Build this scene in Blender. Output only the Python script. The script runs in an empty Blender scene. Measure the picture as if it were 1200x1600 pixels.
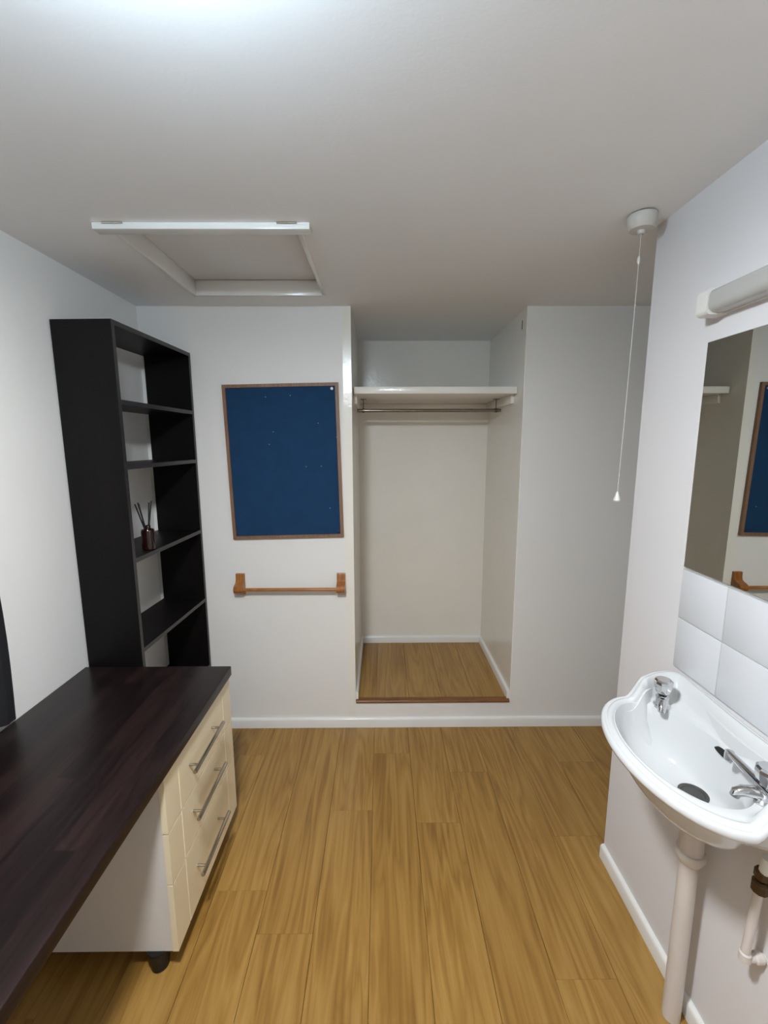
import bpy, bmesh, math, random
from mathutils import Vector, Matrix

random.seed(7)
scene = bpy.context.scene
COL = scene.collection

# ------------------------------------------------------------------ camera
F_PX, PITCH, YAW, ROLL, CAM_Z = 683.49, -0.1561, -0.0069, -0.0022, 1.6584
cam_data = bpy.data.cameras.new("camera")
cam = bpy.data.objects.new("camera", cam_data)
COL.objects.link(cam)
cam_data.sensor_fit = 'VERTICAL'
cam_data.sensor_height = 24.0
cam_data.sensor_width = 18.0
cam_data.lens = F_PX / 1600.0 * 24.0
cam_data.clip_start = 0.01
_r = Vector((1, 0, 0))
_f = Vector((0, math.cos(PITCH), math.sin(PITCH)))
_u = Vector((0, -math.sin(PITCH), math.cos(PITCH)))
_r2 = _r * math.cos(ROLL) + _u * math.sin(ROLL)
_u2 = -_r * math.sin(ROLL) + _u * math.cos(ROLL)
_m = Matrix((_r2, _u2, -_f)).transposed().to_4x4()
cam.matrix_world = Matrix.Translation((0, 0, CAM_Z)) @ Matrix.Rotation(YAW, 4, 'Z') @ _m
scene.camera = cam

# ------------------------------------------------------------------ world, exposure
world = bpy.data.worlds.new("world")
scene.world = world
world.use_nodes = True
world.node_tree.nodes["Background"].inputs[0].default_value = (0.6, 0.7, 0.85, 1)
world.node_tree.nodes["Background"].inputs[1].default_value = 0.2
scene.view_settings.view_transform = 'Standard'
scene.view_settings.look = 'None'
scene.view_settings.exposure = 0.0
scene.view_settings.gamma = 1.0
scene.view_settings.use_curve_mapping = False

# ceiling lamp (its body is built further down in ceiling_light())
LAMP_POS = (-0.30, 0.44, 2.35)
LAMP_STRENGTH = 455.0
RIM_STRENGTH = 200.0  # blue rim glow, added to brighten and cool the ceiling
RIM_COLOR = (0.62, 0.83, 1.0)
LAMP_COLOR = (0.95, 0.975, 1.0)

# ------------------------------------------------------------------ dimensions
H = 2.35
L, R, D = 1.242, 0.897, 2.369
YR = 1.532            # far end of the right wall
NX = 1.80             # far side of the entrance nook
YB = -1.5            # wall behind the camera
AS, AL, AR, AD = 0.152, -0.152, 0.758, 0.770   # wardrobe alcove
AY = D + AD

# ------------------------------------------------------------------ materials
def srgb(r, g, b):
    def c(v):
        v /= 255.0
        return v / 12.92 if v <= 0.04045 else ((v + 0.055) / 1.055) ** 2.4
    return (c(r), c(g), c(b), 1.0)

def new_mat(name):
    m = bpy.data.materials.new(name)
    m.use_nodes = True
    nt = m.node_tree
    return m, nt, nt.nodes["Principled BSDF"]

def node(nt, typ, **kw):
    n = nt.nodes.new(typ)
    for k, v in kw.items():
        setattr(n, k, v)
    return n

def plain(name, color, rough=0.5, metal=0.0, bump=0.0, bump_scale=200.0, spec=0.5, vary=0.03, vary_scale=6.0, coat=0.0):
    m, nt, b = new_mat(name)
    b.inputs["Roughness"].default_value = rough
    b.inputs["Metallic"].default_value = metal
    b.inputs["Specular IOR Level"].default_value = spec
    b.inputs["Coat Weight"].default_value = coat
    geo = node(nt, "ShaderNodeNewGeometry")
    nz = node(nt, "ShaderNodeTexNoise")
    nz.inputs["Scale"].default_value = vary_scale
    nz.inputs["Detail"].default_value = 3.0
    nt.links.new(geo.outputs["Position"], nz.inputs["Vector"])
    rp = node(nt, "ShaderNodeValToRGB")
    c = color
    rp.color_ramp.elements[0].position = 0.3
    rp.color_ramp.elements[1].position = 0.7
    rp.color_ramp.elements[0].color = (c[0] * (1 - vary), c[1] * (1 - vary), c[2] * (1 - vary), 1)
    rp.color_ramp.elements[1].color = (min(1, c[0] * (1 + vary)), min(1, c[1] * (1 + vary)), min(1, c[2] * (1 + vary)), 1)
    nt.links.new(nz.outputs["Fac"], rp.inputs["Fac"])
    nt.links.new(rp.outputs["Color"], b.inputs["Base Color"])
    if bump:
        n2 = node(nt, "ShaderNodeTexNoise")
        n2.inputs["Scale"].default_value = bump_scale
        n2.inputs["Detail"].default_value = 4.0
        nt.links.new(geo.outputs["Position"], n2.inputs["Vector"])
        bp = node(nt, "ShaderNodeBump")
        bp.inputs["Strength"].default_value = bump
        bp.inputs["Distance"].default_value = 0.002
        nt.links.new(n2.outputs["Fac"], bp.inputs["Height"])
        nt.links.new(bp.outputs["Normal"], b.inputs["Normal"])
    return m

def wood(name, dark, mid, light, axis=1, rough=0.4, stretch=14.0, fine=90.0, per_object=0.0, bump=0.05, figure=1.0, strips=0.0, spec=0.5):
    """Grain running along one world axis; each object gets its own offset and tone."""
    m, nt, b = new_mat(name)
    b.inputs["Roughness"].default_value = rough
    b.inputs["Specular IOR Level"].default_value = spec
    geo = node(nt, "ShaderNodeNewGeometry")
    oi = node(nt, "ShaderNodeObjectInfo")
    off = node(nt, "ShaderNodeVectorMath", operation='SCALE')
    off.inputs[0].default_value = (13.7, 31.1, 7.3)
    nt.links.new(oi.outputs["Random"], off.inputs["Scale"])
    add = node(nt, "ShaderNodeVectorMath", operation='ADD')
    nt.links.new(geo.outputs["Position"], add.inputs[0])
    nt.links.new(off.outputs[0], add.inputs[1])
    def mapped(across, along):
        mp = node(nt, "ShaderNodeVectorMath", operation='MULTIPLY')
        s = [across] * 3
        s[axis] = along
        mp.inputs[1].default_value = s
        nt.links.new(add.outputs[0], mp.inputs[0])
        return mp
    m1 = mapped(stretch, stretch * 0.09)
    n1 = node(nt, "ShaderNodeTexNoise")
    n1.inputs["Scale"].default_value = 1.0
    n1.inputs["Detail"].default_value = 3.0
    n1.inputs["Distortion"].default_value = 0.6
    nt.links.new(m1.outputs[0], n1.inputs["Vector"])
    # contour the noise into cathedral figure
    mul = node(nt, "ShaderNodeMath", operation='MULTIPLY')
    mul.inputs[1].default_value = 7.0
    nt.links.new(n1.outputs["Fac"], mul.inputs[0])
    fr = node(nt, "ShaderNodeMath", operation='PINGPONG')
    fr.inputs[1].default_value = 0.5
    nt.links.new(mul.outputs[0], fr.inputs[0])
    m2 = mapped(fine, fine * 0.025)
    n2 = node(nt, "ShaderNodeTexNoise")
    n2.inputs["Scale"].default_value = 1.0
    n2.inputs["Detail"].default_value = 4.0
    n2.inputs["Roughness"].default_value = 0.65
    nt.links.new(m2.outputs[0], n2.inputs["Vector"])
    m3 = mapped(3.2, 0.9)
    n3 = node(nt, "ShaderNodeTexNoise")
    n3.inputs["Scale"].default_value = 1.0
    n3.inputs["Detail"].default_value = 2.0
    nt.links.new(m3.outputs[0], n3.inputs["Vector"])
    # weighted sum
    def wsum(terms):
        prev = None
        for sock, w in terms:
            ml = node(nt, "ShaderNodeMath", operation='MULTIPLY')
            ml.inputs[1].default_value = w
            nt.links.new(sock, ml.inputs[0])
            if prev is None:
                prev = ml
            else:
                ad = node(nt, "ShaderNodeMath", operation='ADD')
                nt.links.new(prev.outputs[0], ad.inputs[0])
                nt.links.new(ml.outputs[0], ad.inputs[1])
                prev = ad
        return prev
    terms = []
    if strips:
        sx = node(nt, "ShaderNodeSeparateXYZ")
        nt.links.new(geo.outputs["Position"], sx.inputs[0])
        def fl(sock, k, extra=None):
            m_ = node(nt, "ShaderNodeMath", operation='MULTIPLY_ADD')
            m_.inputs[1].default_value = k
            nt.links.new(sock, m_.inputs[0])
            if extra is not None:
                nt.links.new(extra, m_.inputs[2])
            f_ = node(nt, "ShaderNodeMath", operation='FLOOR')
            nt.links.new(m_.outputs[0], f_.inputs[0])
            return f_
        fx = fl(sx.outputs["X"], 1 / 0.052)
        w1 = node(nt, "ShaderNodeTexWhiteNoise", noise_dimensions='1D')
        nt.links.new(fx.outputs[0], w1.inputs["W"])
        fy = fl(sx.outputs["Y"], 1 / 0.55, w1.outputs["Value"])
        cmb = node(nt, "ShaderNodeCombineXYZ")
        nt.links.new(fx.outputs[0], cmb.inputs[0])
        nt.links.new(fy.outputs[0], cmb.inputs[1])
        w2 = node(nt, "ShaderNodeTexWhiteNoise", noise_dimensions='2D')
        nt.links.new(cmb.outputs[0], w2.inputs["Vector"])
        terms = [(w2.outputs["Value"], strips)]
    s = wsum(terms + [(fr.outputs[0], 0.42 * figure), (n2.outputs["Fac"], 0.52), (n3.outputs["Fac"], 0.30), (oi.outputs["Random"], per_object)])
    rp = node(nt, "ShaderNodeValToRGB")
    e = rp.color_ramp.elements
    e[0].position = 0.28
    e[0].color = dark
    e[1].position = 0.80
    e[1].color = light
    x = e.new(0.52)
    x.color = mid
    nt.links.new(s.outputs[0], rp.inputs["Fac"])
    nt.links.new(rp.outputs["Color"], b.inputs["Base Color"])
    bp = node(nt, "ShaderNodeBump")
    bp.inputs["Strength"].default_value = bump
    bp.inputs["Distance"].default_value = 0.001
    nt.links.new(n2.outputs["Fac"], bp.inputs["Height"])
    nt.links.new(bp.outputs["Normal"], b.inputs["Normal"])
    return m

def emissive(name, color, strength):
    m, nt, b = new_mat(name)
    b.inputs["Base Color"].default_value = (0.9, 0.9, 0.9, 1)
    b.inputs["Emission Color"].default_value = (*color, 1)
    b.inputs["Emission Strength"].default_value = strength
    return m

M = {}
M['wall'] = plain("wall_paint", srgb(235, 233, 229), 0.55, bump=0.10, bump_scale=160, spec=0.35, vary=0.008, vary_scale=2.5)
M['wall_right'] = plain('wall_paint_dimmed', srgb(224, 221, 221), 0.55, bump=0.10, bump_scale=160, spec=0.35, vary=0.008, vary_scale=2.5)  # same wall paint made greyer; weaker lamp light put into its colour
M['ceiling'] = plain("ceiling_paint", srgb(246, 246, 246), 0.7, bump=0.12, bump_scale=120, spec=0.25, vary=0.008, vary_scale=2.0)
M['gloss'] = plain("gloss_white_paint", srgb(240, 236, 227), 0.20, bump=0.35, bump_scale=55, spec=0.5, vary=0.01)
M['trim'] = plain("skirting_gloss_paint", srgb(236, 235, 231), 0.2, bump=0.05, bump_scale=60, vary=0.01)
M['subfloor'] = plain("subfloor", srgb(96, 68, 36), 0.8)
M['oak'] = wood("oak_laminate", srgb(118, 82, 33), srgb(149, 110, 50), srgb(169, 131, 69), axis=1, rough=0.36, stretch=10, fine=75, per_object=0.08, figure=1.25)
M['oak_x'] = wood("threshold_wood", srgb(92, 56, 26), srgb(122, 78, 38), srgb(146, 98, 52), axis=0, rough=0.4, stretch=20, fine=110)
M['wenge'] = wood("wenge_desktop", srgb(14, 8, 8), srgb(22, 14, 14), srgb(42, 29, 27), axis=1, rough=0.36, stretch=16, fine=70, bump=0.08, figure=0.5, strips=0.22, spec=0.22)
M['wenge_z'] = wood("wenge_bookcase", srgb(12, 10, 10), srgb(16, 13, 13), srgb(22, 18, 18), axis=2, rough=0.42, stretch=16, fine=80, bump=0.05, figure=0.4, spec=0.16)
M['wenge_edge'] = plain("bookcase_edge_strip", srgb(42, 38, 37), 0.4, vary=0.05)
M['cream'] = plain("cream_drawer_front", srgb(240, 226, 194), 0.35, vary=0.01)
M['carcass'] = plain("white_cabinet_board", srgb(222, 218, 212), 0.45, vary=0.01)
M['steel'] = plain("brushed_steel", srgb(178, 172, 162), 0.17, metal=1.0, vary=0.03, vary_scale=60)
M['chrome'] = plain("chrome", srgb(214, 214, 216), 0.05, metal=1.0, vary=0.0)
M['dull_chrome'] = plain('dull_chrome', srgb(138, 134, 126), 0.22, metal=1.0, vary=0.02)
M['dark_steel'] = plain('dark_steel', srgb(104, 103, 100), 0.3, metal=1.0, vary=0.05)
M['black_plastic'] = plain("black_plastic", srgb(20, 16, 14), 0.5, spec=0.3)
M['dark_gap'] = plain("dark_gap", srgb(16, 15, 14), 0.8)
M['felt'] = plain("blue_felt", srgb(32, 60, 91), 0.95, bump=0.25, bump_scale=700, spec=0.1, vary=0.06, vary_scale=14)
M['frame_wood'] = wood("board_frame_wood", srgb(104, 74, 52), srgb(128, 94, 68), srgb(146, 110, 82), axis=2, rough=0.5, stretch=30, fine=120)
M['pine'] = wood("varnished_pine_brackets", srgb(122, 70, 26), srgb(158, 98, 42), srgb(182, 122, 62), axis=2, rough=0.3, stretch=26, fine=110)
M['pine_x'] = wood("varnished_pine_rail", srgb(126, 74, 30), srgb(166, 106, 52), srgb(188, 128, 70), axis=0, rough=0.28, stretch=26, fine=110)
M['ceramic'] = plain("white_ceramic", srgb(212, 213, 213), 0.06, spec=0.5, vary=0.0, coat=0.3)
M['tile'] = plain("white_glazed_tile", srgb(212, 213, 216), 0.12, vary=0.008, vary_scale=4)
M['grout'] = plain("grout", srgb(178, 178, 174), 0.8, vary=0.06, vary_scale=30)
M['plastic'] = plain("white_plastic", srgb(226, 224, 218), 0.35, vary=0.01)
M['switch'] = plain('switch_plastic', srgb(206, 202, 194), 0.45, vary=0.01)
M['pipe'] = plain("painted_pipe", srgb(214, 205, 198), 0.3, vary=0.015)
M['brass'] = plain("tarnished_brass", srgb(92, 72, 48), 0.45, metal=0.6, vary=0.2, vary_scale=80)
M['black_cloth'] = plain("black_cloth", srgb(10, 10, 13), 0.85, bump=0.3, bump_scale=500, vary=0.2, vary_scale=30)
M['amber_glass'] = plain("dark_amber_glass", srgb(34, 13, 12), 0.12, vary=0.1)
M['reed'] = plain("black_reed", srgb(12, 12, 13), 0.7)
M['pin_white'] = plain("white_pin", srgb(240, 240, 240), 0.3)
M['speck'] = plain("staple_metal", srgb(150, 165, 180), 0.35, metal=0.5)
M['dark_blue'] = plain("dark_screw_cap", srgb(8, 18, 36), 0.5)

mm, nt, b = new_mat("mirror_silver")
b.inputs["Base Color"].default_value = (0.60, 0.60, 0.56, 1)
b.inputs["Metallic"].default_value = 1.0
b.inputs["Roughness"].default_value = 0.01
M['mirror'] = mm

mm, nt, b = new_mat("lamp_diffuser_acrylic")
b.inputs["Base Color"].default_value = srgb(214, 212, 206)
b.inputs["Roughness"].default_value = 0.18
b.inputs["Transmission Weight"].default_value = 0.35
b.inputs["IOR"].default_value = 1.45
M['diffuser'] = mm
M['lamp_glow'] = emissive("lamp_glow", LAMP_COLOR, LAMP_STRENGTH)
M['added_rim'] = emissive("added_rim_glow", RIM_COLOR, RIM_STRENGTH)

# ------------------------------------------------------------------ mesh helpers
class MB:
    """Collects geometry in a bmesh; build() links it as one mesh object."""
    def __init__(self):
        self.bm = bmesh.new()

    def box(self, x0, x1, y0, y1, z0, z1, bevel=0.0, seg=2):
        bm = self.bm
        vs = [bm.verts.new((x, y, z)) for x in (x0, x1) for y in (y0, y1) for z in (z0, z1)]
        fs = []
        for q in ((0, 1, 3, 2), (4, 6, 7, 5), (0, 4, 5, 1), (2, 3, 7, 6), (0, 2, 6, 4), (1, 5, 7, 3)):
            fs.append(bm.faces.new([vs[i] for i in q]))
        if bevel:
            es = list({e for f in fs for e in f.edges})
            bmesh.ops.bevel(bm, geom=es, offset=bevel, segments=seg, affect='EDGES', profile=0.5)
        return self

    def prism(self, pts, axis, a0, a1):
        """pts: 2D polygon; axis: extrusion axis. axis X -> (y,z), Y -> (x,z), Z -> (x,y)."""
        bm = self.bm
        def mk(p, a):
            return {'X': (a, p[0], p[1]), 'Y': (p[0], a, p[1]), 'Z': (p[0], p[1], a)}[axis]
        A = [bm.verts.new(mk(p, a0)) for p in pts]
        B = [bm.verts.new(mk(p, a1)) for p in pts]
        n = len(pts)
        bm.faces.new(A)
        bm.faces.new(list(reversed(B)))
        for i in range(n):
            j = (i + 1) % n
            bm.faces.new((A[i], B[i], B[j], A[j]))
        return self

    def rings(self, rings, close_ends=True, closed_loop=True):
        bm = self.bm
        R_ = [[bm.verts.new(p) for p in r] for r in rings]
        n = len(R_[0])
        for a, b_ in zip(R_, R_[1:]):
            for i in range(n if closed_loop else n - 1):
                j = (i + 1) % n
                bm.faces.new((a[i], a[j], b_[j], b_[i]))
        if close_ends:
            bm.faces.new(list(reversed(R_[0])))
            bm.faces.new(R_[-1])
        return self

    def lathe(self, prof, origin=(0, 0, 0), direction=(0, 0, 1), n=24):
        """prof: list of (radius, height) along the direction."""
        o = Vector(origin)
        d = Vector(direction).normalized()
        a = d.orthogonal().normalized()
        c = d.cross(a)
        rings = []
        for r, h in prof:
            r = max(r, 1e-5)
            rings.append([o + d * h + (a * math.cos(2 * math.pi * i / n) + c * math.sin(2 * math.pi * i / n)) * r for i in range(n)])
        return self.rings(rings)

    def tube(self, path, rad, n=14):
        """round tube along a polyline; rad: number or list."""
        P = [Vector(p) for p in path]
        rr = rad if isinstance(rad, (list, tuple)) else [rad] * len(P)
        prev = None
        rings = []
        for i, p in enumerate(P):
            if i == 0:
                t = P[1] - P[0]
            elif i == len(P) - 1:
                t = P[-1] - P[-2]
            else:
                t = (P[i + 1] - P[i]).normalized() + (P[i] - P[i - 1]).normalized()
            t.normalize()
            a = t.orthogonal().normalized() if prev is None else (prev - t * prev.dot(t)).normalized()
            prev = a
            c = t.cross(a)
            rings.append([p + (a * math.cos(2 * math.pi * k / n) + c * math.sin(2 * math.pi * k / n)) * rr[i] for k in range(n)])
        return self.rings(rings)

    def build(self, name, mat, parent=None, smooth=True, angle=35, loc=None):
        bm = self.bm
        bmesh.ops.recalc_face_normals(bm, faces=bm.faces)
        me = bpy.data.meshes.new(name)
        bm.to_mesh(me)
        bm.free()
        me.materials.append(M[mat] if isinstance(mat, str) else mat)
        if smooth:
            me.shade_smooth()
            me.set_sharp_from_angle(angle=math.radians(angle))
        o = bpy.data.objects.new(name, me)
        COL.objects.link(o)
        if loc is not None:
            o.location = loc
        if parent is not None:
            o.parent = parent
        return o

def tag(o, label, cat, group=None):
    o["label"] = label
    o["category"] = cat
    if group:
        o["group"] = group
    return o

def thing(name, label, cat, loc=(0, 0, 0), group=None, rotz=0.0):
    o = bpy.data.objects.new(name, None)
    COL.objects.link(o)
    o.empty_display_size = 0.05
    o.location = loc
    o.rotation_euler = (0, 0, rotz)
    return tag(o, label, cat, group)

def struct(o, label=None):
    o["kind"] = "structure"
    if label:
        o["label"] = label
    return o

def reparent(o, parent):
    """parent a mesh built in world coordinates without moving it"""
    bpy.context.view_layer.update()
    o.parent = parent
    o.matrix_parent_inverse = parent.matrix_world.inverted()
    return o

# ================================================================== THE SETTING
# floor and its laminate planks
floor = struct(MB().box(-L - 0.1, NX + 0.1, YB - 0.1, AY + 0.1, -0.10, -0.010).build('floor', 'subfloor'), "oak effect laminate plank floor of the room")
PW, PL = 0.1945, 1.215
plank_mesh = {}
def plank(x0, x1, y0, y1, ztop, parent, thick=0.0098):
    g, c = 0.0005, 0.0009
    w, l = round(x1 - x0, 4), round(y1 - y0, 4)
    key = (w, l, thick)
    if key not in plank_mesh:
        mb = MB()
        def rect(i, z):
            e = 0.0001 + i * 0.3
            return [(g + i, e, z), (w - g - i, e, z), (w - g - i, l - e, z), (g + i, l - e, z)]
        mb.rings([rect(0, -thick), rect(0, -c), rect(c, 0)])
        o = mb.build('plank', 'oak', None, smooth=False)
        plank_mesh[key] = o.data
    else:
        o = bpy.data.objects.new('plank', plank_mesh[key])
        COL.objects.link(o)
    o.location = (x0, y0, ztop)
    o.parent = parent
    return o

first_end = {0: 1.405, 1: 1.257, 2: 0.55, 3: 0.92, 4: 0.48, 5: 0.78, 6: 1.12}   # columns counted from x = -0.6265
k0 = -4
x = -0.043 - PW * 7
col_i = -4
while x < NX:
    xa, xb = max(x, -L), min(x + PW, NX)
    if xb - xa > 0.01:
        e = first_end.get(col_i, 0.35 + (col_i * 0.437) % 1.0)
        while e > YB:
            e -= PL
        y = e
        while y < D:
            ya, yb = max(y, YB), min(y + PL, D)
            if not (xa > R and yb < YR) and yb - ya > 0.02:
                if xa > R:
                    ya = max(ya, YR - 0.05)
                plank(xa, xb, ya, yb, 0.0, floor)
            y += PL
    x += PW
    col_i += 1

# walls
T = 0.12
struct(MB().box(-L - T, -L, YB - T, D, 0, H).build('wall_left', 'wall'), "plain white left wall")
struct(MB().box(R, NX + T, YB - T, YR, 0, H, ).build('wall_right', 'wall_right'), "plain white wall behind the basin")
struct(MB().box(-L, R, YB - T, YB, 0, H).build('wall_rear', 'wall'))
struct(MB().box(NX, NX + T, YR, D, 0, H).build('wall_nook', 'wall'))
wbl = struct(MB().box(-L - T, AL - 0.045, D, AY + T, 0, H).build('wall_back_left', 'wall'), "white back wall with the noticeboard")
struct(MB().box(AL - 0.045, AL, D, AY + T, 0, H).build('trim_1', 'gloss'), "gloss white painted edge of the wardrobe alcove")
wbr = struct(MB().box(AR, NX + T, D, AY + T, 0, H).build('wall_back_right', 'wall'), "white back wall right of the alcove")
struct(MB().box(AL, AR, AY, AY + T, 0, H).build('wall_alcove_back', 'gloss'), "white back wall of the wardrobe alcove")
struct(MB().box(AR - 0.004, AR, D + 0.004, AY, AS, H).build('wall_alcove_right', 'gloss'), "glossy white right wall of the wardrobe alcove")
struct(MB().box(AL, AR, D, D + 0.03, 0, AS).build('wall_alcove_riser', 'wall'), "white riser under the raised alcove floor")
MB().box(AR - 0.0055, AR - 0.0035, D + 0.072, D + 0.080, 2.255, 2.30, 0.001).build('hinge_slot', 'dark_gap', wbr)

# ceiling with the hatch opening
HX0, HX1, HY0, HY1 = -0.875, -0.258, 1.555, 2.195
cx0, cx1, cy0, cy1 = -L - T, NX + T, YB - T, AY + T
mb = MB()
mb.box(cx0, cx1, cy0, HY0, H, H + 0.12)
mb.box(cx0, cx1, HY1, cy1, H, H + 0.12)
mb.box(cx0, HX0, HY0, HY1, H, H + 0.12)
mb.box(HX1, cx1, HY0, HY1, H, H + 0.12)
struct(mb.build('ceiling', 'ceiling'), "plain white ceiling")

# alcove floor
af = struct(MB().box(AL, AR, D + 0.03, AY, 0.02, AS).build('floor_alcove', 'subfloor'), "raised oak laminate floor of the wardrobe alcove")
x = AL
for i, w in enumerate((0.12, 0.1945, 0.1945, 0.1945, 0.1945, 0.0115)):
    if w > 0.05:
        w2 = w if i < 4 else AR - 0.004 - x
        plank(x, x + w2, D + 0.03, AY, AS + 0.010, af)
    x += w
struct(MB().prism([(D - 0.006, AS - 0.002), (D + 0.03, AS - 0.002), (D + 0.03, AS + 0.014), (D + 0.004, AS + 0.014), (D - 0.003, AS + 0.010), (D - 0.006, AS + 0.004)], 'X', AL + 0.002, AR - 0.006).build('trim_2', 'oak_x'), "brown wooden strip along the front edge of the alcove floor")

# skirting boards
BH, BT = 0.058, 0.015
def skirt_prof(base, sgn, z0=0.0, bh=BH):
    b0, t = base, BT * sgn
    return [(b0, z0), (b0 + t, z0), (b0 + t, z0 + bh - 0.012), (b0 + t * 0.85, z0 + bh - 0.005), (b0 + t * 0.55, z0 + bh - 0.001), (b0 + t * 0.3, z0 + bh), (b0, z0 + bh)]
struct(MB().prism(skirt_prof(D, -1), 'X', -L, NX).build('baseboard_back', 'trim'), "white skirting board along the back wall")
def skirt_y(name, base, sgn, y0, y1, z0=0.0, bh=BH, label=None):
    return struct(MB().prism(skirt_prof(base, sgn, z0, bh), 'Y', y0, y1).build(name, 'trim'), label)
skirt_y('baseboard_right', R, -1, YB, YR, label="white skirting board under the basin wall")
skirt_y('baseboard_left', -L, 1, YB, D - BT)
AZ = AS + 0.010
struct(MB().prism(skirt_prof(AY, -1, AZ, 0.052), 'X', AL, AR - 0.004).build('baseboard_alcove_back', 'trim'), "white skirting board at the back of the alcove")
skirt_y('baseboard_alcove_left', AL, 1, D + 0.012, AY - BT, AZ, 0.052, "white skirting board on the left side of the alcove")
skirt_y('baseboard_alcove_right', AR - 0.004, -1, D + 0.012, AY - BT, AZ, 0.052, "white skirting board on the right side of the alcove")

# ================================================================== CEILING LAMP (just outside the picture)
def ceiling_light():
    t = thing('ceiling_light', "round white ceiling light above the desk side of the room", 'lamp', LAMP_POS)
    MB().lathe([(0.06, 0.0), (0.06, -0.014), (0.03, -0.018), (0.012, -0.020), (0.012, -0.034), (0.0, -0.0341)], n=40).build('base', 'plastic', t)
    MB().lathe([(0.0, -0.0342), (0.05, -0.035), (0.086, -0.040), (0.097, -0.050), (0.099, -0.070), (0.096, -0.078)], n=48).build('rim', 'added_rim', t)
    MB().lathe([(0.095, -0.0782), (0.093, -0.081), (0.05, -0.083), (0.0, -0.0835)], n=48).build('diffuser', 'lamp_glow', t)
ceiling_light()

# ================================================================== LOFT HATCH
t = thing('loft_hatch', "white loft hatch with recessed panel in the ceiling", 'hatch', ((HX0 + HX1) / 2, HY0, H))
parts = []
parts.append(MB().box(-0.912, -0.224, 1.512, 1.553, H - 0.020, H, 0.002).build('batten', 'trim'))
rt = 0.016
parts.append(MB().box(HX0, HX0 + rt, HY0, HY1, H - 0.010, H + 0.058, 0.001).build('frame_side', 'trim'))
parts.append(MB().box(HX1 - rt, HX1, HY0, HY1, H - 0.004, H + 0.058, 0.001).build('frame_side', 'trim'))
parts.append(MB().box(HX0 + rt, HX1 - rt, HY1 - rt, HY1, H - 0.008, H + 0.058, 0.001).build('frame_side', 'trim'))
parts.append(MB().box(HX0 + rt, HX1 - rt, HY0, HY0 + rt, H - 0.002, H + 0.058, 0.001).build('frame_side', 'trim'))
parts.append(MB().box(HX0 + rt, HX1 - rt, HY0 + rt, HY1 - rt - 0.006, H + 0.058, H + 0.072, 0.001).build('panel', 'ceiling'))
parts.append(MB().box(HX0, HX1, HY0, HY1, H + 0.0725, H + 0.085).build('backing', 'dark_gap'))
for hx in (-0.845, -0.295):
    parts.append(MB().tube([(hx - 0.032, 1.509, H - 0.003), (hx + 0.032, 1.509, H - 0.003)], 0.003, 8).build('hinge', 'steel'))
for o in parts:
    reparent(o, t)

# ================================================================== BOOKCASE
BK_H, BK_W, BK_D, PT = 2.118, 0.632, 0.243, 0.018
bk = thing('bookcase', "tall narrow dark brown open-backed bookcase in the left corner", 'bookcase', (-1.002, 1.724, 0), rotz=math.radians(-2.0))
# local: front edge at x = 0, depth runs to -x, width runs along +y
def bpanel(name, y0, y1, z0, z1, x0=-BK_D + 0.010, x1=0.0):
    o = MB().box(x0, x1 - 0.0008, y0, y1, z0, z1).build(name, 'wenge_z', bk, smooth=False)
    MB().box(x1 - 0.0008, x1, y0, y1, z0, z1).build('edge_strip', 'wenge_edge', o, smooth=False)
    return o
bpanel('side_panel', 0, PT, 0, BK_H)
bpanel('side_panel', BK_W - PT, BK_W, 0, BK_H)
bpanel('top_panel', PT, BK_W - PT, BK_H - 0.018, BK_H)
for z in (1.818, 1.566, 1.186, 0.798, 0.405, 0.055):
    bpanel('shelf', PT, BK_W - PT, z - 0.009, z + 0.009)
MB().box(-0.03, -0.014, PT, BK_W - PT, 0, 0.045).build('plinth', 'wenge_z', bk)

# reed diffuser standing on the middle shelf
rd = thing('reed_diffuser', "small dark amber reed diffuser bottle with black sticks on the bookcase shelf", 'diffuser', (-1.028, 1.898, 1.1955))
MB().lathe([(0.0, 0), (0.024, 0.0), (0.027, 0.004), (0.027, 0.084), (0.024, 0.091), (0.014, 0.094), (0.0, 0.0945)], n=28).build('bottle', 'amber_glass', rd)
MB().lathe([(0.0125, 0.0935), (0.0125, 0.108), (0.0095, 0.109), (0.0095, 0.098), (0.0, 0.098)], n=20).build('neck', 'amber_glass', rd)
for (dx, dy, ht) in ((-0.030, -0.028, 0.206), (-0.022, -0.020, 0.212), (-0.012, -0.032, 0.208), (0.008, 0.034, 0.212), (0.000, 0.030, 0.205)):
    MB().tube([(-dx * 0.25, -dy * 0.25, 0.01), (dx, dy, ht)], 0.0029, 8).build('reed', 'reed', rd)

# ================================================================== DESK AND DRAWERS
XD, HD, YD1, YD0 = -0.631, 0.736, 1.7187, -0.25
dk = thing('desk', "long dark wenge desk worktop along the left wall", 'desk', (-0.93, 0.7, 0))
o = MB().box(-L + 0.002, XD, YD0, YD1, HD - 0.040, HD, 0.004, 3).build('worktop', 'wenge'); reparent(o, dk)
o = MB().box(-L + 0.02, XD - 0.03, YD0 + 0.02, YD0 + 0.04, 0.0, HD - 0.0402).build('end_panel', 'carcass'); reparent(o, dk)

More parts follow.
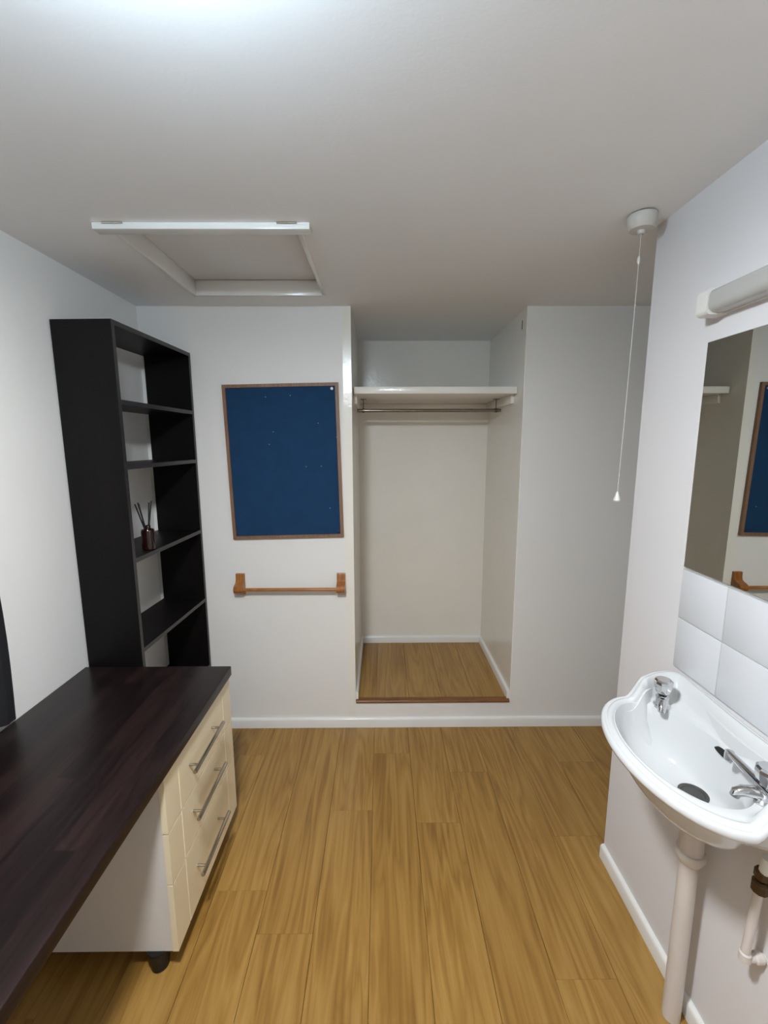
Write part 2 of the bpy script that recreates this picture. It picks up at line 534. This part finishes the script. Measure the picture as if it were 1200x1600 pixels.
XF, CY0, CY1, CZ0 = -0.642, 1.152, 1.714, 0.074
du = thing('drawer_unit', "cream three-drawer unit on short black feet under the desk", 'drawers', (-0.93, 1.43, 0))
pp = []
mb = MB()
cb0, cb1, ct = -1.19, XF - 0.019, HD - 0.0405
mb.box(cb0, cb1, CY0 + 0.003, CY0 + 0.021, CZ0, ct)
mb.box(cb0, cb1, CY1 - 0.021, CY1 - 0.003, CZ0, ct)
mb.box(cb0, cb1, CY0 + 0.021, CY1 - 0.021, CZ0, CZ0 + 0.018)
mb.box(cb0, cb0 + 0.01, CY0 + 0.021, CY1 - 0.021, CZ0 + 0.018, ct)
mb.box(cb1 - 0.02, cb1, CY0 + 0.021, CY1 - 0.021, ct - 0.02, ct)
pp.append(mb.build('carcass', 'carcass'))
def drawer(z0, z1, hz):
    g = 0.0028
    ys = [CY0]
    xo = XF
    pts = [(XF - 0.018, CY0), (xo, CY0)]
    for gy in (1.240, 1.627):
        pts += [(xo, gy - g), (xo - g, gy), (xo, gy + g)]
    pts += [(xo, CY1), (XF - 0.018, CY1)]
    mb = MB()
    mb.prism(pts, 'Z', z0 + 0.0025, z1 - 0.0025)
    es = [e for e in mb.bm.edges if len(e.link_faces) == 2 and all(v.co.x > XF - 0.0005 for v in e.verts) and e.calc_face_angle(0) > 1.2]
    bmesh.ops.bevel(mb.bm, geom=es, offset=0.0055, segments=2, affect='EDGES')
    dr = mb.build('drawer', 'cream', angle=30)
    # drawer box behind the front
    hx = XF + 0.033
    hm = MB()
    hm.tube([(hx, 1.280, hz), (hx, 1.283, hz), (hx, 1.540, hz), (hx, 1.543, hz)], [0.0055, 0.0068, 0.0068, 0.0055], 16)
    for py in (1.316, 1.508):
        hm.tube([(XF, py, hz), (hx - 0.004, py, hz)], 0.0045, 12)
    h = hm.build('handle', 'steel')
    h["label"] = "brushed steel bar handle"
    return dr, h
drs = [drawer(0.4965, ct - 0.004, 0.600), drawer(0.3195, 0.4965, 0.425), drawer(CZ0, 0.3195, 0.210)]
for o in pp:
    reparent(o, du)
for dr, h in drs:
    reparent(dr, du)
    reparent(h, dr)
for fx in (-0.715, -1.13):
    for fy in (1.172, 1.67):
        o = MB().lathe([(0.0, 0.0), (0.023, 0.0), (0.027, 0.004), (0.028, 0.02), (0.029, 0.05), (0.034, 0.064), (0.034, CZ0)], (fx, fy, 0), n=24).build('foot', 'black_plastic')
        reparent(o, du)

# black cloth hanging on the left wall above the desk
cu = thing('curtain', "black cloth hanging on the left wall at the picture's edge, above the desk", 'curtain', (-1.21, 0.95, 0.767))
n = 90
prof = []
for i in range(n + 1):
    y = 1.329 - 0.80 * i / n
    prof.append((y, -1.214 + 0.012 * math.sin(i * 0.55) + 0.004 * math.sin(i * 1.7)))
rings = []
for k in range(15):
    f = k / 14
    z = 0.768 + f * 1.26
    amp = 1.0 - 0.3 * f
    yy = lambda y: y + 0.010 * math.sin(f * 7.0) * (1 if y > 1.2 else 0.5)
    fr = [(-1.214 + (xx + 1.214) * amp + 0.005, yy(y), z) for y, xx in prof]
    bk_ = [(-1.214 + (xx + 1.214) * amp - 0.005, yy(y), z) for y, xx in reversed(prof)]
    rings.append(fr + bk_)
o = MB().rings(rings).build('cloth', 'black_cloth', angle=70); reparent(o, cu)
mb = MB().tube([(-1.214, 0.48, 2.035), (-1.214, 1.38, 2.035)], 0.010, 16)
for yb in (0.5, 1.36):
    mb.tube([(-1.2425, yb, 2.035), (-1.214, yb, 2.035)], 0.007, 12)
o = mb.build('rod', 'black_plastic'); reparent(o, cu)

# ================================================================== NOTICEBOARD
nb = thing('noticeboard', "blue felt noticeboard in a thin wooden frame on the back wall", 'noticeboard', (-0.516, D, 1.555))
nb.rotation_euler = (0, math.radians(-1.15), 0)
W2, H2, FW = 0.303, 0.411, 0.017
MB().box(-W2 + 0.004, W2 - 0.004, -0.010, -0.001, -H2 + 0.004, H2 - 0.004).build('felt_panel', 'felt', nb)
def miter(pts):
    mb = MB()
    mb.prism(pts, 'Y', -0.017, 0.0)
    return mb.build('frame_strip', 'frame_wood', nb, smooth=False)
miter([(-W2, -H2), (-W2, H2), (-W2 + FW, H2 - FW), (-W2 + FW, -H2 + FW)])
miter([(W2, -H2), (W2, H2), (W2 - FW, H2 - FW), (W2 - FW, -H2 + FW)])
miter([(-W2, H2), (W2, H2), (W2 - FW, H2 - FW), (-W2 + FW, H2 - FW)])
miter([(-W2, -H2), (W2, -H2), (W2 - FW, -H2 + FW), (-W2 + FW, -H2 + FW)])
for sx in (-1, 1):
    MB().lathe([(0.007, 0), (0.007, 0.002), (0.003, 0.0035), (0, 0.0036)], (sx * (W2 - 0.028), -0.010, -H2 + 0.030), (0, -1, 0), 14).build('screw_cap', 'dark_blue', nb)
for px, pz in ((-0.080, 0.345), (0.190, 0.205), (0.115, -0.022), (0.196, -0.022), (0.233, -0.250), (-0.075, 0.10), (0.05, 0.35), (0.285, 0.13), (-0.05, 0.165)):
    MB().box(px - 0.0022, px + 0.0022, -0.0112, -0.0098, pz - 0.0018, pz + 0.0018).build('staple', 'speck', nb)
pin = thing('push_pin', "round white push pin in the top right corner of the noticeboard", 'pin', (-0.254, D - 0.010, 1.940))
MB().lathe([(0.0035, 0.0), (0.0035, 0.006), (0.0065, 0.007), (0.0078, 0.010), (0.0060, 0.013), (0, 0.014)], (0, 0, 0), (0, -1, 0), 18).build('head', 'pin_white', pin)

# ================================================================== WOODEN TOWEL RAIL
tr = thing('towel_rail', "varnished wooden towel rail below the noticeboard", 'towel rail', (-0.51, D, 0.82))
def bracket(xc):
    w = 0.0235
    pf = [(0, 0.122), (-0.014, 0.122), (-0.016, 0.118), (-0.017, 0.092), (-0.022, 0.078), (-0.034, 0.070), (-0.048, 0.066), (-0.061, 0.060), (-0.069, 0.049), (-0.070, 0.038), (-0.064, 0.028), (-0.052, 0.021), (-0.034, 0.011), (-0.014, 0.001), (0, 0.0)]
    mb = MB().prism(pf, 'X', xc - w, xc + w)
    return mb.build('bracket', 'pine', tr, angle=25)
bracket(-0.276)
bracket(0.286)
MB().tube([(-0.274, -0.053, 0.043), (0.284, -0.053, 0.043)], 0.0095, 20).build('rail', 'pine_x', tr)

# ================================================================== WARDROBE ALCOVE SHELF AND HANGING RAIL
ws = thing('wardrobe_shelf', "thick white shelf across the top of the wardrobe alcove", 'shelf', (0.3, 2.8, 1.93))
SZ0, SZ1, SY = 1.927, 1.964, 2.474
AX0, AX1 = AL, AR - 0.004
for o in (MB().box(AX0 + 0.004, AX1 - 0.003, SY, AY, SZ0, SZ1, 0.002).build('board', 'gloss'),
          MB().box(AX0, AX0 + 0.018, SY + 0.06, AY, SZ0 - 0.048, SZ0, 0.001).build('side_batten', 'gloss'),
          MB().box(AX1 - 0.018, AX1, SY + 0.06, AY, SZ0 - 0.048, SZ0, 0.001).build('side_batten', 'gloss'),
          MB().box(AX0 + 0.018, AX1 - 0.018, AY - 0.018, AY, SZ0 - 0.040, SZ0, 0.001).build('back_batten', 'gloss')):
    reparent(o, ws)
hr = thing('clothes_rail', "thin chrome clothes rail hung under the alcove shelf", 'clothes rail', (0.3, 2.78, SZ0))
RY, RZ = 2.78, 1.858
o = MB().tube([(-0.146, RY, RZ), (0.746, RY, RZ)], 0.0105, 20).build('rail', 'dull_chrome'); reparent(o, hr)
for bx in (-0.107, 0.716):
    mb = MB()
    mb.box(bx - 0.018, bx + 0.018, RY - 0.010, RY + 0.010, SZ0 - 0.0035, SZ0 - 0.0005)
    mb.tube([(bx, RY, SZ0 - 0.002), (bx, RY, RZ + 0.008)], 0.003, 10)
    mb.tube([(bx - 0.007, RY, RZ), (bx + 0.007, RY, RZ)], 0.0135, 18)
    o = mb.build('bracket', 'dark_steel'); reparent(o, hr)

# ================================================================== PULL SWITCH
ps = thing('pull_switch', "white ceiling pull switch with a long hanging cord", 'switch', (0.806, 1.462, H))
MB().lathe([(0.041, -0.003), (0.043, -0.006), (0.043, -0.020), (0.040, -0.036), (0.034, -0.044), (0.012, -0.046), (0.010, -0.056), (0.0, -0.057)], n=36).build('housing', 'switch', ps)
MB().lathe([(0.037, 0.0), (0.037, -0.0032)], n=36).build('back_plate', 'dark_gap', ps)
MB().tube([(0, 0, -0.05), (0.001, 0.004, -0.30), (0.001, 0.010, -0.60), (0.0, 0.016, -0.868)], 0.0011, 8).build('cord', 'switch', ps)
MB().lathe([(0.0022, 0.012), (0.0042, 0.006), (0.0042, -0.006), (0.0022, -0.012)], (0, 0.002, -0.13), n=12).build('connector', 'plastic', ps)
MB().lathe([(0.002, 0.024), (0.0045, 0.018), (0.0065, 0.008), (0.0105, -0.002), (0.0108, -0.006), (0.008, -0.010), (0.0, -0.011)], (0, 0.016, -0.880), n=20).build('knob', 'plastic', ps)

# ================================================================== MIRROR, LIGHT AND TILES OVER THE BASIN
mr = thing('wall_mirror', "frameless rectangular mirror above the tiles", 'mirror', (R, 0.96, 1.297))
o = MB().box(R - 0.008, R - 0.003, 0.68, 1.239, 1.298, 1.927, 0.0012, 1).build('glass', 'mirror'); reparent(o, mr)
o = MB().box(R - 0.003, R, 0.70, 1.22, 1.32, 1.91).build('backing', 'dark_gap'); reparent(o, mr)

sl = thing('mirror_light', "unlit white strip light on the wall above the mirror", 'lamp', (R, 0.94, 1.985))
def rrect(x0, x1, z0, z1, r, y, n=5):
    pts = []
    for cx, cz, a0 in ((x0 + r, z1 - r, 90), (x0 + r, z0 + r, 180)):
        for i in range(n + 1):
            a = math.radians(a0 + 90 * i / n)
            pts.append((cx + r * math.cos(a), y, cz + r * math.sin(a)))
    pts += [(x1, y, z0), (x1, y, z1)]
    return pts
LX0, LZ0, LZ1 = R - 0.058, 1.985, 2.050
LY0, LY1 = 0.64, 1.232
for a, b_ in ((LY1 - 0.045, LY1), (LY0, LY0 + 0.045)):
    inn = b_ - 0.006 if b_ == LY1 else a + 0.006
    mb = MB()
    if b_ == LY1:
        mb.rings([rrect(LX0, R, LZ0, LZ1, 0.012, a), rrect(LX0, R, LZ0, LZ1, 0.012, b_ - 0.006), rrect(LX0 + 0.006, R, LZ0 + 0.006, LZ1 - 0.006, 0.010, b_)])
    else:
        mb.rings([rrect(LX0 + 0.006, R, LZ0 + 0.006, LZ1 - 0.006, 0.010, a), rrect(LX0, R, LZ0, LZ1, 0.012, a + 0.006), rrect(LX0, R, LZ0, LZ1, 0.012, b_)])
    o = mb.build('end_cap', 'plastic'); reparent(o, sl)
o = MB().rings([rrect(LX0 + 0.003, R - 0.012, LZ0 + 0.004, LZ1 - 0.004, 0.018, LY0 + 0.046), rrect(LX0 + 0.003, R - 0.012, LZ0 + 0.004, LZ1 - 0.004, 0.018, LY1 - 0.046)]).build('diffuser_cover', 'diffuser'); reparent(o, sl)
o = MB().box(R - 0.0118, R, LY0 + 0.046, LY1 - 0.046, LZ0 + 0.003, LZ1 - 0.003).build('back_plate', 'plastic'); reparent(o, sl)

sp = thing('tile_splashback', "white glazed tile splashback behind the basin", 'tiles', (R, 0.96, 0.985))
TZ = (0.9865, 1.1415, 1.2915)
TYS = (1.244, 1.0725, 0.8715, 0.6715)
o = MB().box(R - 0.0045, R, TYS[-1], TYS[0] - 0.001, TZ[0], TZ[-1]).build('grout', 'grout'); reparent(o, sp)
tile_data = {}
for i in range(3):
    for j in range(2):
        w, h = TYS[i] - TYS[i + 1] - 0.003, TZ[j + 1] - TZ[j] - 0.003
        o = MB().box(-0.0062, 0, 0, w, 0, h, 0.0015, 2).build('tile', 'tile')
        o.location = (R - 0.0005, TYS[i + 1] + 0.0015, TZ[j] + 0.0015)
        reparent(o, sp)

# ================================================================== WASH BASIN
YC = 0.958
def W(u, v, z):
    return (R - u, YC + v, z)
half = []
for i in range(25):
    a = i / 24 * math.radians(88)
    half.append((0.170 + 0.152 * math.cos(a), 0.238 * math.sin(a)))
half += [(0.162, 0.2370), (0.148, 0.238), (0.133, 0.241), (0.118, 0.247), (0.100, 0.257), (0.074, 0.268), (0.045, 0.274), (0.020, 0.275), (0.007, 0.272), (0.0005, 0.263), (0.0005, 0.20), (0.0005, 0.10), (0.0005, 0.0)]
outline = half + [(u, -v) for u, v in reversed(half[1:-1])]
NB = 160
C0 = (0.150, 0.0)
def hit(poly, th):
    dx, dy = math.cos(th), math.sin(th)
    best = 0.0
    n = len(poly)
    for i in range(n):
        ax, ay = poly[i][0] - C0[0], poly[i][1] - C0[1]
        bx, by = poly[(i + 1) % n][0] - C0[0], poly[(i + 1) % n][1] - C0[1]
        ex, ey = bx - ax, by - ay
        den = dx * ey - dy * ex
        if abs(den) < 1e-12:
            continue
        tt = (ax * ey - ay * ex) / den
        ss = (ax * dy - ay * dx) / den
        if -1e-9 <= ss <= 1 + 1e-9 and tt > best:
            best = tt
    return best
bowl_poly = []
for i in range(120):
    a = 2 * math.pi * i / 120
    bowl_poly.append((0.165 + 0.114 * math.cos(a), 0.018 + 0.184 * math.sin(a)))
def sstep(a, b_, x):
    t_ = max(0.0, min(1.0, (x - a) / (b_ - a)))
    return t_ * t_ * (3 - 2 * t_)
def zrim(u):
    return 0.921 + 0.060 * (1 - sstep(0.125, 0.180, u))
ths = [2 * math.pi * i / NB for i in range(NB)]
ro = [hit(outline, t_) for t_ in ths]
rbw = [hit(bowl_poly, t_) for t_ in ths]
DU, DV, DR, DZ = 0.102, 0.028, 0.030, 0.772
def ring(fun):
    return [W(*fun(i)) for i in range(NB)]
def at(i, r):
    return C0[0] + r * math.cos(ths[i]), C0[1] + r * math.sin(ths[i])
def edge(off, dz):
    def f(i):
        u, v = at(i, ro[i])
        z = zrim(u)
        u2, v2 = at(i, ro[i] - off)
        return (u2, v2, z + dz)
    return f
rings = []
# underside, from the waste outwards
for k in range(9):
    g = k / 8
    def f(i, g=g):
        u0, v0 = at(i, ro[i] - 0.040)
        du, dv = DU + 0.042 * math.cos(ths[i]), DV + 0.042 * math.sin(ths[i])
        z0 = zrim(at(i, ro[i])[0]) - 0.030
        w = g ** 0.75
        hgt = 1 - math.sqrt(max(0.0, 1 - g * g)) if g < 1 else 1.0
        hgt = 0.25 * g + 0.75 * hgt
        return (du + (u0 - du) * w, dv + (v0 - dv) * w, 0.742 + (z0 - 0.742) * hgt)
    rings.append(ring(f))
for off, dz in ((0.030, -0.029), (0.009, -0.0285), (0.003, -0.026), (0.0, -0.018), (0.0015, -0.009), (0.006, -0.0045), (0.010, -0.005), (0.0125, -0.0068), (0.0155, -0.006), (0.018, -0.0015), (0.024, 0.0), (0.030, -0.003)):
    rings.append(ring(edge(off, dz)))
ZD = 0.914
def inner(lam, z_mix, dz=0.0):
    def f(i):
        u, v = at(i, ro[i])
        r0 = ro[i] - 0.033
        r = r0 + (min(rbw[i] + 0.004, r0 - 0.002) - r0) * lam
        u2, v2 = at(i, r)
        za = zrim(u) - 0.0085
        return (u2, v2, za + (ZD - za) * z_mix + dz)
    return f
rings.append(ring(inner(0.12, 0.25)))
rings.append(ring(inner(0.30, 0.75)))
rings.append(ring(inner(0.48, 0.97)))
rings.append(ring(inner(0.75, 1.0)))
rings.append(ring(inner(1.0, 1.0, -0.0015)))
for k in range(1, 13):
    t_ = k / 12
    g = 0.22 * t_ + 0.78 * t_ ** 2.4
    h = math.sin(t_ * math.pi / 2) ** 0.85
    def f(i, g=g, h=h):
        u0, v0 = at(i, min(rbw[i], ro[i] - 0.037))
        du, dv = DU + DR * math.cos(ths[i]), DV + DR * math.sin(ths[i])
        return (u0 + (du - u0) * g, v0 + (dv - v0) * g, ZD - 0.006 + (DZ - ZD + 0.006) * h)
    rings.append(ring(f))
for r_, z_ in ((0.024, -0.003), (0.0235, -0.020)):
    rings.append(ring(lambda i: (DU + r_ * math.cos(ths[i]), DV + r_ * math.sin(ths[i]), DZ + z_)))
bs = thing('wash_basin', "small white wall-hung wash basin with two chrome taps", 'basin', W(0.0, 0.0, 0.80))
o = MB().rings(rings).build('bowl', 'ceramic', angle=60); reparent(o, bs)
# waste
wc = W(DU, DV, DZ)
o = MB().lathe([(0.0225, -0.0185), (0.0225, -0.003), (0.026, 0.002), (0.031, 0.0030), (0.034, 0.002), (0.034, 0.0005)], wc, n=36).build('waste_ring', 'dark_steel'); reparent(o, bs)
o = MB().lathe([(0.022, -0.0190), (0.022, -0.0175), (0.0, -0.0175)], wc, n=28).build('waste_hole', 'dark_gap'); reparent(o, bs)
# overflow slot in the back of the bowl
mb = MB()
pts = [(0.026 * math.cos(2 * math.pi * i / 24), 0.0065 * math.sin(2 * math.pi * i / 24)) for i in range(24)]
mb.rings([[W(0.044, a + 0.010, 0.900 + b_) for a, b_ in pts], [W(0.0565, a + 0.010, 0.898 + b_) for a, b_ in pts]])
o = mb.build('overflow_slot', 'dark_gap'); reparent(o, bs)

def tap(v, dirn, arm):
    bx, by, bz = W(0.094, v, ZD + 0.001)
    t_ = MB().lathe([(0.022, -0.004), (0.022, 0.003), (0.017, 0.008), (0.0155, 0.020), (0.017, 0.026), (0.014, 0.030), (0.010, 0.032), (0.0, 0.032)], (bx, by, bz), n=28).build('tap', 'chrome')
    reparent(t_, bs)
    hd = MB()
    n_ = 10
    prof = [(0.013, 0.036), (0.0175, 0.040), (0.022, 0.053), (0.0245, 0.068), (0.0235, 0.075), (0.019, 0.079), (0.0, 0.0795)]
    hd.lathe(prof, (bx, by, bz), n=n_)
    h_ = hd.build('tap_head', 'chrome', angle=12)
    reparent(h_, t_)
    c_ = MB().lathe([(0.011, 0.0318), (0.011, 0.0365)], (bx, by, bz), n=20).build('collar', 'black_plastic')
    reparent(c_, t_)
    d = Vector(dirn)
    P = Vector((bx, by, bz))
    s_ = MB().tube([P + Vector((0, 0, 0.014)), P + d * 0.40 + Vector((0, 0, 0.017)), P + d * 0.75 + Vector((0, 0, 0.015)), P + d * 0.95 + Vector((0, 0, 0.009)), P + d + Vector((0, 0, 0.0))], [0.013, 0.0125, 0.0115, 0.0105, 0.0095], 16).build('spout', 'chrome')
    reparent(s_, t_)
    if arm:
        a_ = MB()
        p0 = Vector((bx - 0.006, by - 0.02, bz + 0.030))
        p1 = Vector((bx + 0.006, by + 0.108, bz + 0.030))
        a_.tube([p0, p0.lerp(p1, 0.2), p0.lerp(p1, 0.6), p0.lerp(p1, 0.93), p1, p1 + Vector((0, 0.006, -0.006))], [0.0105, 0.011, 0.0095, 0.008, 0.007, 0.004], 16)
        a_.lathe([(0.0092, 0.004), (0.0098, -0.004), (0.0098, -0.016), (0.008, -0.018), (0.0, -0.018)], p1 - Vector((0, 0.002, 0)), n=18)
        ao = a_.build('swivel_arm', 'chrome')
        reparent(ao, t_)
tap(0.190, (-0.022, -0.034, 0), False)
tap(-0.152, (-0.052, 0.016, 0), True)

# waste pipe down to the floor
wp = thing('waste_pipe', "thick white waste pipe standing on the floor under the basin", 'pipe', (0.846, 1.03, 0))
a = Vector(W(DU, DV, 0.741))
o = MB().tube([a, a + Vector((0, 0, -0.03))], [0.030, 0.028], 24).build('tail_nut', 'black_plastic'); reparent(o, wp)
o = MB().tube([a + Vector((0, 0, -0.028)), a + Vector((0.004, 0.006, -0.05)), Vector((0.822, 1.000, 0.672)), Vector((0.832, 1.018, 0.652)), Vector((0.836, 1.024, 0.630)), Vector((0.837, 1.024, 0.560))], [0.026, 0.027, 0.029, 0.030, 0.030, 0.030], 28).build('upper_pipe', 'pipe'); reparent(o, wp)
o = MB().lathe([(0.024, -0.012), (0.030, -0.010), (0.036, 0.004), (0.037, 0.012), (0.034, 0.020), (0.029, 0.022)], (0.837, 1.024, 0.548), n=32).build('collar', 'pipe'); reparent(o, wp)
o = MB().tube([(0.837, 1.024, 0.555), (0.8375, 1.025, 0.50), (0.845, 1.032, 0.0)], 0.0235, 28).build('lower_pipe', 'pipe'); reparent(o, wp)

# supply pipe under the near tap
su = thing('supply_pipe', "thin white water supply pipe turning into the wall under the basin", 'pipe', (0.852, 0.845, 0.45))
o = MB().tube([(0.852, 0.828, 0.752), (0.853, 0.834, 0.70)], 0.011, 18).build('tap_tail', 'plastic'); reparent(o, su)
mb = MB()
mb.lathe([(0.012, 0.0), (0.016, 0.004), (0.016, 0.020), (0.012, 0.024)], (0.853, 0.836, 0.690), n=8)
mb.lathe([(0.011, 0.0), (0.0165, 0.005), (0.0165, 0.028), (0.011, 0.032)], (0.853, 0.838, 0.652), n=10)
o = mb.build('valve', 'brass'); reparent(o, su)
o = MB().tube([(0.853, 0.839, 0.655), (0.852, 0.848, 0.475)], 0.0095, 18).build('riser', 'pipe'); reparent(o, su)
mb = MB()
mb.lathe([(0.010, 0.0), (0.0125, 0.003), (0.0125, 0.022), (0.010, 0.025)], (0.852, 0.848, 0.453), n=18)
mb.tube([(0.850, 0.848, 0.462), (0.880, 0.848, 0.460), (R, 0.848, 0.460)], 0.0105, 18)
mb.lathe([(0.0105, 0), (0.0135, 0.003), (0.0135, 0.018), (0.0105, 0.021)], (0.873, 0.848, 0.460), (1, 0, 0), n=18)
o = mb.build('elbow', 'pipe'); reparent(o, su)
